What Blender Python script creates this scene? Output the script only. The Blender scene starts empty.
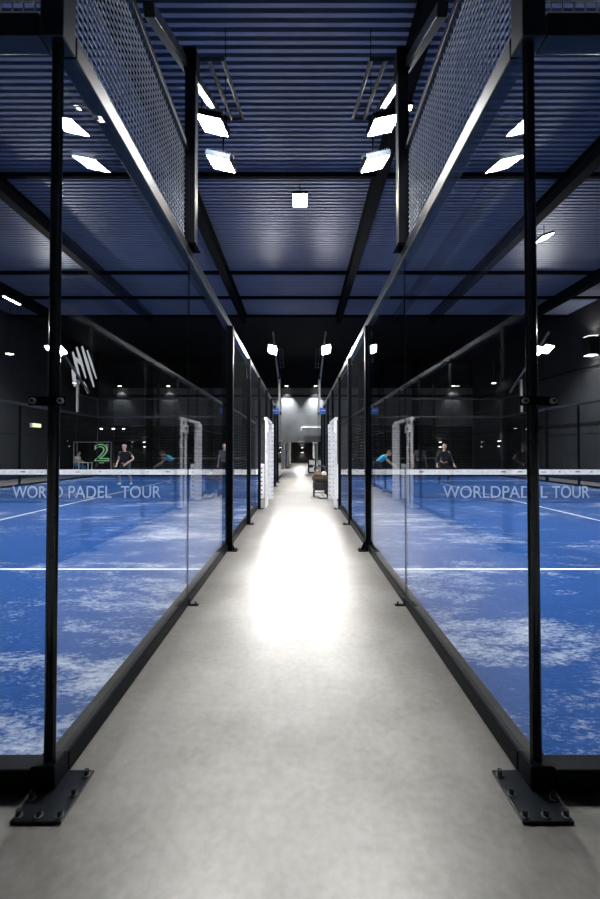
import bpy, bmesh, math, random
from mathutils import Vector, Matrix
random.seed(7)
S = bpy.context.scene
COL = S.collection
PI = math.pi

# ------------------------------------------------------------------ materials
def nodes(m):
    m.use_nodes = True
    nt = m.node_tree
    nt.nodes.clear()
    return nt, nt.nodes, nt.links

def pbr(name, col, rough=.5, metal=0., noise=None, bump=0., spec=.5, alpha=None):
    """principled; noise=(scale, amount) varies the colour and roughness a little"""
    m = bpy.data.materials.new(name)
    nt, N, L = nodes(m)
    out = N.new('ShaderNodeOutputMaterial'); b = N.new('ShaderNodeBsdfPrincipled')
    L.new(b.outputs[0], out.inputs[0])
    b.inputs['Base Color'].default_value = (*col, 1)
    b.inputs['Roughness'].default_value = rough
    b.inputs['Metallic'].default_value = metal
    b.inputs['Specular IOR Level'].default_value = spec
    sc, am = noise or (9., .12)
    tc = N.new('ShaderNodeTexCoord'); no = N.new('ShaderNodeTexNoise')
    no.inputs['Scale'].default_value = sc; no.inputs['Detail'].default_value = 5
    L.new(tc.outputs['Object'], no.inputs['Vector'])
    rp = N.new('ShaderNodeValToRGB')
    rp.color_ramp.elements[0].position = .3; rp.color_ramp.elements[1].position = .7
    rp.color_ramp.elements[0].color = (*[c*(1-am) for c in col], 1)
    rp.color_ramp.elements[1].color = (*[min(1, c*(1+am)) for c in col], 1)
    L.new(no.outputs['Fac'], rp.inputs[0]); L.new(rp.outputs[0], b.inputs['Base Color'])
    if bump:
        bp = N.new('ShaderNodeBump'); bp.inputs['Strength'].default_value = bump; bp.inputs['Distance'].default_value = .01
        L.new(no.outputs['Fac'], bp.inputs['Height']); L.new(bp.outputs[0], b.inputs['Normal'])
    return m

def emit(name, col, strength):
    m = bpy.data.materials.new(name)
    nt, N, L = nodes(m)
    out = N.new('ShaderNodeOutputMaterial'); e = N.new('ShaderNodeEmission')
    e.inputs[0].default_value = (*col, 1); e.inputs[1].default_value = strength
    L.new(e.outputs[0], out.inputs[0])
    return m

def glass_mat():
    m = bpy.data.materials.new('tempered_glass')
    nt, N, L = nodes(m)
    out = N.new('ShaderNodeOutputMaterial')
    g = N.new('ShaderNodeNewGeometry')
    d = N.new('ShaderNodeVectorMath'); d.operation = 'DOT_PRODUCT'
    L.new(g.outputs['Normal'], d.inputs[0]); L.new(g.outputs['Incoming'], d.inputs[1])
    ab = N.new('ShaderNodeMath'); ab.operation = 'ABSOLUTE'; L.new(d.outputs['Value'], ab.inputs[0])
    om = N.new('ShaderNodeMath'); om.operation = 'SUBTRACT'; om.inputs[0].default_value = 1; L.new(ab.outputs[0], om.inputs[1])
    pw = N.new('ShaderNodeMath'); pw.operation = 'POWER'; pw.inputs[1].default_value = 5; L.new(om.outputs[0], pw.inputs[0])
    ma = N.new('ShaderNodeMath'); ma.operation = 'MULTIPLY_ADD'; ma.inputs[1].default_value = .96; ma.inputs[2].default_value = .04
    L.new(pw.outputs[0], ma.inputs[0])
    t = N.new('ShaderNodeBsdfTransparent'); t.inputs[0].default_value = (.965, .98, .985, 1)
    gl = N.new('ShaderNodeBsdfGlossy'); gl.inputs['Roughness'].default_value = 0.0
    mx = N.new('ShaderNodeMixShader')
    L.new(ma.outputs[0], mx.inputs[0]); L.new(t.outputs[0], mx.inputs[1]); L.new(gl.outputs[0], mx.inputs[2])
    L.new(mx.outputs[0], out.inputs[0])
    return m

def sheer(name, col, opacity, rough=.6):
    """a woven sheet that lets part of the view through"""
    m = bpy.data.materials.new(name)
    nt, N, L = nodes(m)
    out = N.new('ShaderNodeOutputMaterial'); b = N.new('ShaderNodeBsdfDiffuse')
    b.inputs[0].default_value = (*col, 1)
    t = N.new('ShaderNodeBsdfTransparent'); mx = N.new('ShaderNodeMixShader'); mx.inputs[0].default_value = opacity
    L.new(t.outputs[0], mx.inputs[1]); L.new(b.outputs[0], mx.inputs[2]); L.new(mx.outputs[0], out.inputs[0])
    return m

def concrete():
    m = bpy.data.materials.new('polished_concrete')
    nt, N, L = nodes(m)
    out = N.new('ShaderNodeOutputMaterial'); b = N.new('ShaderNodeBsdfPrincipled'); L.new(b.outputs[0], out.inputs[0])
    tc = N.new('ShaderNodeTexCoord')
    n1 = N.new('ShaderNodeTexNoise'); n1.inputs['Scale'].default_value = 1.1; n1.inputs['Detail'].default_value = 8; n1.inputs['Roughness'].default_value = .62
    n2 = N.new('ShaderNodeTexNoise'); n2.inputs['Scale'].default_value = 26; n2.inputs['Detail'].default_value = 6
    n3 = N.new('ShaderNodeTexVoronoi'); n3.inputs['Scale'].default_value = 34
    for n in (n1, n2, n3): L.new(tc.outputs['Object'], n.inputs['Vector'])
    mm = N.new('ShaderNodeMath'); mm.operation = 'MULTIPLY_ADD'; mm.inputs[1].default_value = .3
    L.new(n2.outputs['Fac'], mm.inputs[0]); L.new(n1.outputs['Fac'], mm.inputs[2])
    r = N.new('ShaderNodeValToRGB')
    r.color_ramp.elements[0].position = .45; r.color_ramp.elements[0].color = (.15, .143, .132, 1)
    r.color_ramp.elements[1].position = .92; r.color_ramp.elements[1].color = (.33, .322, .307, 1)
    L.new(mm.outputs[0], r.inputs[0])
    sp = N.new('ShaderNodeValToRGB')
    sp.color_ramp.elements[0].position = .03; sp.color_ramp.elements[0].color = (1, 1, 1, 1)
    sp.color_ramp.elements[1].position = .06; sp.color_ramp.elements[1].color = (0, 0, 0, 1)
    L.new(n3.outputs['Distance'], sp.inputs[0])
    g2 = N.new('ShaderNodeMath'); g2.operation = 'GREATER_THAN'; g2.inputs[1].default_value = .66
    n4 = N.new('ShaderNodeTexNoise'); n4.inputs['Scale'].default_value = 7; L.new(tc.outputs['Object'], n4.inputs['Vector'])
    L.new(n4.outputs['Fac'], g2.inputs[0])
    mu = N.new('ShaderNodeMath'); mu.operation = 'MULTIPLY'; L.new(g2.outputs[0], mu.inputs[0]); L.new(sp.outputs[0], mu.inputs[1])
    mx = N.new('ShaderNodeMixRGB'); mx.inputs[2].default_value = (.75, .74, .72, 1)
    L.new(mu.outputs[0], mx.inputs[0]); L.new(r.outputs[0], mx.inputs[1]); L.new(mx.outputs[0], b.inputs['Base Color'])
    rr = N.new('ShaderNodeMapRange'); rr.inputs['To Min'].default_value = .3; rr.inputs['To Max'].default_value = .46
    L.new(n1.outputs['Fac'], rr.inputs[0]); L.new(rr.outputs[0], b.inputs['Roughness'])
    bp = N.new('ShaderNodeBump'); bp.inputs['Strength'].default_value = .06; bp.inputs['Distance'].default_value = .01
    L.new(n2.outputs['Fac'], bp.inputs['Height']); L.new(bp.outputs[0], b.inputs['Normal'])
    return m

def turf_mat():
    m = bpy.data.materials.new('blue_turf')
    nt, N, L = nodes(m)
    out = N.new('ShaderNodeOutputMaterial'); b = N.new('ShaderNodeBsdfPrincipled'); L.new(b.outputs[0], out.inputs[0])
    b.inputs['Roughness'].default_value = .9; b.inputs['Specular IOR Level'].default_value = .15
    tc = N.new('ShaderNodeTexCoord')
    mp = N.new('ShaderNodeMapping'); mp.inputs['Rotation'].default_value = (0, 0, .5); mp.inputs['Scale'].default_value = (.55, 1.3, 1)
    L.new(tc.outputs['Object'], mp.inputs['Vector'])
    big = N.new('ShaderNodeTexNoise'); big.inputs['Scale'].default_value = .75; big.inputs['Detail'].default_value = 3
    L.new(mp.outputs[0], big.inputs['Vector'])
    mid = N.new('ShaderNodeTexNoise'); mid.inputs['Scale'].default_value = 3.2; mid.inputs['Detail'].default_value = 9; mid.inputs['Roughness'].default_value = .72
    mid.inputs['Distortion'].default_value = .5
    L.new(mp.outputs[0], mid.inputs['Vector'])
    mp2 = N.new('ShaderNodeMapping'); mp2.inputs['Scale'].default_value = (1, 2.2, 1); L.new(tc.outputs['Object'], mp2.inputs['Vector'])
    fine = N.new('ShaderNodeTexNoise'); fine.inputs['Scale'].default_value = 28; fine.inputs['Detail'].default_value = 6; fine.inputs['Roughness'].default_value = .7
    L.new(mp2.outputs[0], fine.inputs['Vector'])
    a = N.new('ShaderNodeMath'); a.operation = 'MULTIPLY_ADD'; a.inputs[1].default_value = .75
    L.new(big.outputs['Fac'], a.inputs[0]); L.new(mid.outputs['Fac'], a.inputs[2])
    a2 = N.new('ShaderNodeMath'); a2.operation = 'MULTIPLY_ADD'; a2.inputs[1].default_value = .75
    L.new(fine.outputs['Fac'], a2.inputs[0]); L.new(a.outputs[0], a2.inputs[2])
    r = N.new('ShaderNodeValToRGB'); r.color_ramp.elements[0].position = .51; r.color_ramp.elements[1].position = .80
    sx = N.new('ShaderNodeSeparateXYZ'); L.new(tc.outputs['Object'], sx.inputs[0])
    axx = N.new('ShaderNodeMath'); axx.operation = 'ABSOLUTE'; L.new(sx.outputs['X'], axx.inputs[0])
    wl = N.new('ShaderNodeMapRange'); wl.inputs['From Min'].default_value = 2.2; wl.inputs['From Max'].default_value = 5.; wl.inputs['To Min'].default_value = 0; wl.inputs['To Max'].default_value = .14
    L.new(axx.outputs[0], wl.inputs[0])                      # sand gathers along the side walls
    ad = N.new('ShaderNodeMath'); ad.operation = 'ADD'; L.new(a2.outputs[0], ad.inputs[0]); L.new(wl.outputs[0], ad.inputs[1])
    mr = N.new('ShaderNodeMapRange'); mr.inputs['From Min'].default_value = .85; mr.inputs['From Max'].default_value = 1.8
    L.new(ad.outputs[0], mr.inputs[0]); L.new(mr.outputs[0], r.inputs[0])
    base = N.new('ShaderNodeValToRGB')
    base.color_ramp.elements[0].position = .3; base.color_ramp.elements[0].color = (.003, .04, .17, 1)
    base.color_ramp.elements[1].position = .75; base.color_ramp.elements[1].color = (.008, .08, .30, 1)
    L.new(fine.outputs['Fac'], base.inputs[0])
    mx = N.new('ShaderNodeMixRGB'); mx.inputs[2].default_value = (.52, .58, .68, 1)
    sc = N.new('ShaderNodeMath'); sc.operation = 'MULTIPLY'; sc.inputs[1].default_value = .8
    L.new(r.outputs[0], sc.inputs[0]); L.new(sc.outputs[0], mx.inputs[0])
    L.new(base.outputs[0], mx.inputs[1]); L.new(mx.outputs[0], b.inputs['Base Color'])
    bp = N.new('ShaderNodeBump'); bp.inputs['Strength'].default_value = .5; bp.inputs['Distance'].default_value = .01
    L.new(fine.outputs['Fac'], bp.inputs['Height']); L.new(bp.outputs[0], b.inputs['Normal'])
    return m

def clad_mat():
    """dark wall of big panels with horizontal joints"""
    m = bpy.data.materials.new('wall_panels')
    nt, N, L = nodes(m)
    out = N.new('ShaderNodeOutputMaterial'); b = N.new('ShaderNodeBsdfPrincipled'); L.new(b.outputs[0], out.inputs[0])
    b.inputs['Roughness'].default_value = .55
    tc = N.new('ShaderNodeTexCoord'); sx = N.new('ShaderNodeSeparateXYZ'); L.new(tc.outputs['Object'], sx.inputs[0])
    no = N.new('ShaderNodeTexNoise'); no.inputs['Scale'].default_value = 1.3; no.inputs['Detail'].default_value = 6; L.new(tc.outputs['Object'], no.inputs['Vector'])
    r = N.new('ShaderNodeValToRGB'); r.color_ramp.elements[0].color = (.035, .038, .042, 1); r.color_ramp.elements[1].color = (.065, .07, .075, 1)
    L.new(no.outputs['Fac'], r.inputs[0])
    f = N.new('ShaderNodeMath'); f.operation = 'PINGPONG'; f.inputs[1].default_value = .6; L.new(sx.outputs['Z'], f.inputs[0])
    lt = N.new('ShaderNodeMath'); lt.operation = 'LESS_THAN'; lt.inputs[1].default_value = .012; L.new(f.outputs[0], lt.inputs[0])
    mx = N.new('ShaderNodeMixRGB'); mx.inputs[2].default_value = (.02, .02, .022, 1)
    L.new(lt.outputs[0], mx.inputs[0]); L.new(r.outputs[0], mx.inputs[1]); L.new(mx.outputs[0], b.inputs['Base Color'])
    return m

M = dict(
    steel=pbr('black_powder_coat', (.006, .008, .011), .38, 0, (30, .15), .0, .03),
    steel_top=pbr('dark_steel', (.02, .026, .034), .28, .3, (20, .15)),
    wire=pbr('galvanised_wire', (.62, .65, .7), .35, .6),
    wire_dark=pbr('coated_wire', (.02, .022, .025), .5, 0, (9., .1), 0, .1),
    grey_steel=pbr('grey_steel', (.12, .125, .13), .5, 0),
    bolt=pbr('bolt_steel', (.035, .038, .042), .35, .6),
    chrome=pbr('bright_steel', (.6, .62, .65), .2, 1.),
    glass=glass_mat(),
    edge=pbr('glass_edge', (.02, .035, .037), .1, 0),
    concrete=concrete(), turf=turf_mat(), clad=clad_mat(),
    line=pbr('line_white', (.72, .77, .82), .8, 0, (60, .12)),
    deck=pbr('metal_deck', (.115, .145, .235), .42, .1, (.7, .12)),
    beam=pbr('beam_paint', (.003, .004, .006), .7, 0, (9., .12), 0, .02),
    post=pbr('polished_black', (.045, .05, .06), .14, .6, (30, .1), 0, .8),
    centre=pbr('lit_wall_grey', (.2, .208, .215), .6, 0, (1.2, .15), 0, .2),  # lighter tone carries the light on the far wall's middle
    black=pbr('black_paint', (.005, .006, .008), .7, 0, (9., .12), 0, .1),
    dark=pbr('dark_wall', (.016, .018, .022), .6, 0, (2., .2), 0, .12),
    white=pbr('white_paint', (.85, .86, .88), .4),
    perf=pbr('white_padding', (.82, .83, .86), .5),
    hole=pbr('dark_hole', (.08, .08, .1), .7),
    net=sheer('net_mesh', (.012, .025, .06), .28),
    tape=pbr('net_tape', (.88, .88, .88), .6),
    letters=sheer('net_print', (.62, .72, .88), .45),
    flood=emit('flood_light', (1., .98, .955), 600.),
    flood_far=emit('flood_light_far', (1., .98, .955), 1000.),
    warm=emit('warm_lamp', (1., .9, .75), 70.),
    passage=emit('passage_fill', (1., .97, .92), 130.),
    lampw=emit('ceiling_lamp', (1., .97, .92), 45.),
    small=emit('small_lamp', (1., .93, .82), 22.),
    green_l=emit('exit_glow', (.75, 1., .45), 2.2),
    neon=emit('neon_green', (.45, 1., .5), .5),
    sign_white=emit('stroke_glow_white', (.93, .96, 1.), .6),  # emission added so the banner strokes look white, not a light source
    blue=pbr('sign_blue', (.02, .16, .62), .5),
    skin=pbr('skin', (.52, .33, .25), .5), eye=pbr('eye_dark', (.02, .015, .012), .3),
    hair=pbr('dark_hair', (.03, .02, .014), .6), hair_l=pbr('grey_hair', (.33, .31, .29), .6), hair_b=pbr('brown_hair', (.12, .06, .03), .6),
    cloth_k=pbr('black_cloth', (.012, .012, .015), .8), cloth_g=pbr('grey_cloth', (.17, .18, .20), .8),
    cloth_c=pbr('cyan_cloth', (.03, .40, .62), .8), cloth_n=pbr('navy_cloth', (.012, .016, .03), .8),
    cloth_w=pbr('white_cloth', (.75, .76, .78), .8), denim=pbr('denim', (.05, .16, .36), .8),
    brown=pbr('brown_fabric', (.06, .036, .022), .8), tan=pbr('tan_fabric', (.2, .14, .1), .8),
    rubber=pbr('rubber', (.012, .012, .012), .6), yellow=pbr('racket_yellow', (.65, .7, .2), .5),
    wood=pbr('white_laminate', (.7, .7, .7), .4),
)

# ------------------------------------------------------------------ mesh builder
class MB:
    def __init__(s): s.v, s.f, s.mi = [], [], []
    def quad(s, pts, mi=0):
        n = len(s.v); s.v += [tuple(p) for p in pts]; s.f.append(tuple(range(n, n+len(pts)))); s.mi.append(mi); return s
    def box(s, a, b, mi=0):
        x0, x1 = sorted((a[0], b[0])); y0, y1 = sorted((a[1], b[1])); z0, z1 = sorted((a[2], b[2]))
        n = len(s.v)
        s.v += [(x0,y0,z0),(x1,y0,z0),(x1,y1,z0),(x0,y1,z0),(x0,y0,z1),(x1,y0,z1),(x1,y1,z1),(x0,y1,z1)]
        for f in ((0,3,2,1),(4,5,6,7),(0,1,5,4),(1,2,6,5),(2,3,7,6),(3,0,4,7)):
            s.f.append(tuple(n+i for i in f)); s.mi.append(mi)
        return s
    def obox(s, c, size, rot, mi=0):
        """oriented box: centre, full sizes, rotation matrix"""
        n = len(s.v)
        for z in (-.5, .5):
            for x, y in ((-.5,-.5),(.5,-.5),(.5,.5),(-.5,.5)):
                s.v.append(tuple(Vector(c) + rot @ Vector((x*size[0], y*size[1], z*size[2]))))
        for f in ((0,3,2,1),(4,5,6,7),(0,1,5,4),(1,2,6,5),(2,3,7,6),(3,0,4,7)):
            s.f.append(tuple(n+i for i in f)); s.mi.append(mi)
        return s
    def tube(s, p, q, r, n=10, r2=None, cap=True, mi=0):
        p, q = Vector(p), Vector(q); d = (q-p).normalized()
        u = d.orthogonal().normalized(); w = d.cross(u); k = len(s.v); r2 = r if r2 is None else r2
        for c, rr in ((p, r), (q, r2)):
            for i in range(n):
                a = 2*PI*(i+.5)/n
                s.v.append(tuple(c + u*math.cos(a)*rr + w*math.sin(a)*rr))
        for i in range(n):
            j = (i+1) % n
            s.f.append((k+i, k+j, k+n+j, k+n+i)); s.mi.append(mi)
        if cap:
            s.f.append(tuple(k+i for i in reversed(range(n)))); s.mi.append(mi)
            s.f.append(tuple(k+n+i for i in range(n))); s.mi.append(mi)
        return s
    def path(s, pts, r, n=8, mi=0):
        for a, b in zip(pts, pts[1:]): s.tube(a, b, r, n, mi=mi)
        return s
    def ball(s, c, rx, ry=None, rz=None, nu=14, nv=9, rot=None, mi=0):
        ry = ry or rx; rz = rz or rx; k = len(s.v); c = Vector(c)
        for i in range(nv+1):
            t = PI*i/nv
            for j in range(nu):
                a = 2*PI*j/nu
                p = Vector((rx*math.sin(t)*math.cos(a), ry*math.sin(t)*math.sin(a), rz*math.cos(t)))
                s.v.append(tuple(c + (rot @ p if rot else p)))
        for i in range(nv):
            for j in range(nu):
                jj = (j+1) % nu
                s.f.append((k+i*nu+j, k+(i+1)*nu+j, k+(i+1)*nu+jj, k+i*nu+jj)); s.mi.append(mi)
        return s
    def ring(s, c, R, r, axis, nu=24, nv=8, mi=0):
        ax = Vector(axis).normalized(); u = ax.orthogonal().normalized(); w = ax.cross(u); k = len(s.v); c = Vector(c)
        for i in range(nu):
            a = 2*PI*i/nu; d = u*math.cos(a)+w*math.sin(a)
            for j in range(nv):
                t = 2*PI*j/nv
                s.v.append(tuple(c + d*(R+r*math.cos(t)) + ax*r*math.sin(t)))
        for i in range(nu):
            for j in range(nv):
                s.f.append((k+i*nv+j, k+((i+1)%nu)*nv+j, k+((i+1)%nu)*nv+(j+1)%nv, k+i*nv+(j+1)%nv)); s.mi.append(mi)
        return s
    def add_mesh(s, me, mi=0, mat=None):
        k = len(s.v)
        for v in me.vertices: s.v.append(tuple(mat @ v.co if mat else v.co))
        for p in me.polygons: s.f.append(tuple(k+i for i in p.vertices)); s.mi.append(mi)
        return s
    def build(s, name, mats, parent=None, bevel=0., smooth=False, subsurf=0):
        """links ONE mesh object; vertices are given in world space"""
        mats = mats if isinstance(mats, (list, tuple)) else [mats]
        org = Vector(parent['_o']) if parent else Vector(s.origin) if hasattr(s, 'origin') else Vector((0,0,0))
        me = bpy.data.meshes.new(name)
        me.from_pydata([tuple(Vector(v)-org) for v in s.v], [], s.f)
        for m in mats: me.materials.append(m)
        for p, i in zip(me.polygons, s.mi): p.material_index = i; p.use_smooth = smooth
        bm = bmesh.new(); bm.from_mesh(me); bmesh.ops.recalc_face_normals(bm, faces=bm.faces); bm.to_mesh(me); bm.free()
        me.update()
        o = bpy.data.objects.new(name, me); COL.objects.link(o)
        if parent: o.parent = bpy.data.objects[parent['_n']]; o.location = Vector((0,0,0)) if not parent.get('_p') else Vector((0,0,0))
        else: o.location = org
        if bevel:
            b = o.modifiers.new('bevel', 'BEVEL'); b.width = bevel; b.segments = 2; b.limit_method = 'ANGLE'
        if subsurf:
            b = o.modifiers.new('subdivision', 'SUBSURF'); b.levels = b.render_levels = subsurf
        return o

def H(o, org):
    """a parent handle: the object and the world point its mesh is measured from"""
    return {'_n': o.name, '_o': tuple(org)}

def tag(o, label=None, cat=None, group=None, kind=None):
    if label: o['label'] = label
    if cat: o['category'] = cat
    if group: o['group'] = group
    if kind: o['kind'] = kind
    return o

def thing(name, loc, label, cat, group=None):
    o = bpy.data.objects.new(name, None); COL.objects.link(o); o.location = loc; o.empty_display_size = .1
    tag(o, label, cat, group)
    return H(o, loc)

def sub(o, h):
    """handle of a part, so that sub-parts can hang on it (same measuring point)"""
    return {'_n': o.name, '_o': h['_o']}

def single(mb, name, mats, org, label, cat, group=None, **k):
    mb.origin = org
    return tag(mb.build(name, mats, None, **k), label, cat, group)

def struct(mb, name, mats, org=(0,0,0), **k):
    mb.origin = org
    return tag(mb.build(name, mats, None, **k), kind='structure')

def text_mesh(body, outline=0.):
    c = bpy.data.curves.new('text', 'FONT'); c.body = body
    c.extrude = .004 if not outline else 0
    if outline: c.fill_mode = 'NONE'; c.bevel_depth = outline; c.bevel_resolution = 2
    o = bpy.data.objects.new('text', c); COL.objects.link(o)
    dg = bpy.context.evaluated_depsgraph_get()
    me = bpy.data.meshes.new_from_object(o.evaluated_get(dg))
    bpy.data.objects.remove(o)
    return me

def fit_text(me, x0, x1, z0, z1, y):
    """lays a text mesh on the plane Y=y, facing -Y"""
    xs = [v.co.x for v in me.vertices]; ys = [v.co.y for v in me.vertices]
    a, b, c, d = min(xs), max(xs), min(ys), max(ys)
    sx, sz = (x1-x0)/(b-a), (z1-z0)/(d-c)
    return Matrix(((sx, 0, 0, x0-a*sx), (0, 0, -1, y), (0, sz, 0, z0-c*sz), (0, 0, 0, 1)))

# ------------------------------------------------------------------ layout
XI = {-1: 1.01, 1: .95}          # inner face of each court's enclosure, from the aisle's middle
Y0, LEN, WID = 1.67, 20., 10.    # front wall, length, width of a court
CEIL = 8.0
SIDE = {-1: 'left', 1: 'right'}

# ------------------------------------------------------------------ camera
cam = bpy.data.cameras.new('camera'); co = bpy.data.objects.new('camera', cam); COL.objects.link(co)
co.location = (0, 0, 1.41)
TILT = math.radians(1.1)
co.rotation_euler = (PI/2 + TILT, 0, 0)
cam.sensor_fit = 'HORIZONTAL'; cam.sensor_width = 24.; cam.lens = 16.
cam.shift_y = -(400*math.tan(TILT) - 1.0)/600   # keeps the horizon at the picture's middle
cam.clip_start = .02; cam.clip_end = 200
S.camera = co

# ------------------------------------------------------------------ shell
FAR = 30.
struct(MB().box((-14.2, -8, -.3), (13.2, 46, 0)), 'floor', M['concrete'])
# corrugated deck over the first courts, plain black ceiling behind
mb = MB(); p = .135; y = -8.
prof = []
while y < 19.4:
    prof += [(y, CEIL), (y+.062, CEIL), (y+.08, CEIL+.07), (y+.117, CEIL+.07)]
    y += p
prof.append((y, CEIL))
for (ya, za), (yb, zb) in zip(prof, prof[1:]):
    mb.quad([(-14.2, ya, za), (13.2, ya, za), (13.2, yb, zb), (-14.2, yb, zb)])
struct(mb, 'ceiling', M['deck'])
struct(MB().box((-14.2, 19.42, CEIL), (13.2, FAR+.3, CEIL+.2)), 'ceiling_rear', M['black'])
struct(MB().box((-14.2, -8, CEIL+.12), (13.2, 19.42, CEIL+.2)), 'ceiling_cover', M['black'])
n = 1
for x in (-11.8, -7.25, -2.7, 1.85, 6.4, 10.95):
    mb = MB()
    mb.box((x-.13, -8, CEIL-.4), (x+.13, 19.4, CEIL-.37)).box((x-.13, -8, CEIL-.03), (x+.13, 19.4, CEIL)).box((x-.02, -8, CEIL-.37), (x+.02, 19.4, CEIL-.03))
    struct(mb, 'trim_%d' % n, M['beam'], (x, 0, CEIL)); n += 1
for y in (2.2, 9.4, 14.6, 17.0, 19.35):
    struct(MB().box((-14.2, y-.05, CEIL-.1), (13.2, y+.05, CEIL)), 'trim_%d' % n, M['beam'], (0, y, CEIL)); n += 1
# walls
struct(MB().box((-14.2, -8.2, 0), (13.2, -8, CEIL+.2)), 'wall_front', M['dark'])
mb = MB().box((-14.2, -8, 0), (-14, FAR+.3, CEIL+.2))
struct(mb, 'wall_left', M['dark'])
mb = MB().box((13, -8, 0), (13.2, FAR+.3, CEIL+.2))
struct(mb, 'wall_right', M['dark'])
for z in (2.6, 5.15):
    struct(MB().box((12.93, -8, z), (13, FAR, z+.1)), 'trim_%d' % n, M['black'], (13, 0, z)); n += 1
DX0, DX1, DZ = -1.12, 1.42, 2.02     # opening in the far wall
mb = MB().box((-14, FAR, 0), (DX0, FAR+.3, 6.1)).box((DX1, FAR, 0), (13, FAR+.3, 6.1)).box((DX0, FAR, DZ), (DX1, FAR+.3, 6.1))
struct(mb, 'wall_back', M['clad'])
struct(MB().box((-14, FAR, 6.1), (13, FAR+.3, CEIL+.2)), 'wall_back_upper', M['black'])
struct(MB().box((-14, FAR-.06, 5.42), (13, FAR, 5.6)), 'trim_%d' % n, M['black'], (0, FAR, 5.5)); n += 1
# dark ribbed sheet along the foot of the far wall
for (xa, xb) in ((-13.9, -3.45), (3.75, 12.9)):
    mb = MB(); z = .1
    while z < 3.3:
        mb.quad([(xa, FAR-.02, z), (xb, FAR-.02, z), (xb, FAR-.09, z+.12), (xa, FAR-.09, z+.12)])
        mb.quad([(xa, FAR-.09, z+.12), (xb, FAR-.09, z+.12), (xb, FAR-.02, z+.2), (xa, FAR-.02, z+.2)]); z += .2
    struct(mb, 'trim_%d' % n, M['dark'], ((xa+xb)/2, FAR, 0)); n += 1
for x in (-11.2, -4.1, 4.6, 8.6):
    struct(MB().box((x-.22, FAR-.4, 0), (x+.22, FAR-.1, CEIL)), 'trim_%d' % n, M['beam'], (x, FAR, 0)); n += 1
for x in (-10.5, 9.9):
    struct(MB().box((x-.09, FAR-.5, 0), (x+.09, FAR-.4, 6.3)), 'trim_%d' % n, M['dark'], (x, FAR, 0)); n += 1
mb = MB().box((DX0-.08, FAR-.05, 0), (DX0, FAR+.3, DZ+.08)).box((DX1, FAR-.05, 0), (DX1+.08, FAR+.3, DZ+.08)).box((DX0, FAR-.05, DZ), (DX1, FAR+.3, DZ+.08))
struct(mb, 'door_1', M['chrome'], (0, FAR, 0))
mb = MB().box((-3.4, FAR-.03, 0), (DX0-.08, FAR, 5.42)).box((DX1+.08, FAR-.03, 0), (3.7, FAR, 5.42)).box((DX0-.08, FAR-.03, DZ+.08), (DX1+.08, FAR, 5.42))
struct(mb, 'trim_%d' % n, M['centre'], (0, FAR, 0)); n += 1  # added panel, its pale colour imitates the lit part of the wall
# the passage beyond the opening
struct(MB().box((-1.3, FAR+.3, 0), (-1.15, 46, 2.5)), 'wall_passage_left', M['dark'])
struct(MB().box((1.45, FAR+.3, 0), (1.6, 46, 2.5)), 'wall_passage_right', M['dark'])
struct(MB().box((-1.3, 46, 0), (1.6, 46.15, 2.5)), 'wall_passage_end', M['dark'])
struct(MB().box((-1.3, FAR+.3, 2.5), (1.6, 46.15, 2.65)), 'ceiling_passage', M['dark'])

# ------------------------------------------------------------------ courts
def mesh_grid(mb, axis, c, a0, a1, z0, z1, step, r):
    """square welded wire grid; axis 'x': plane Y=c, along X; axis 'y': plane X=c, along Y"""
    P = (lambda a, z: (a, c, z)) if axis == 'x' else (lambda a, z: (c, a, z))
    k = max(1, round(abs(a1-a0)/step))
    for i in range(1, k):
        a = a0+(a1-a0)*i/k
        mb.tube(P(a, z0), P(a, z1), r, 4, cap=False)
    k = max(1, round((z1-z0)/step))
    for i in range(1, k):
        z = z0+(z1-z0)*i/k
        mb.tube(P(a0, z), P(a1, z), r, 4, cap=False)
    return mb

ZB, ZT, BW = .095, 3.18, .09      # base rail top, head rail underside, rail width

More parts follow.
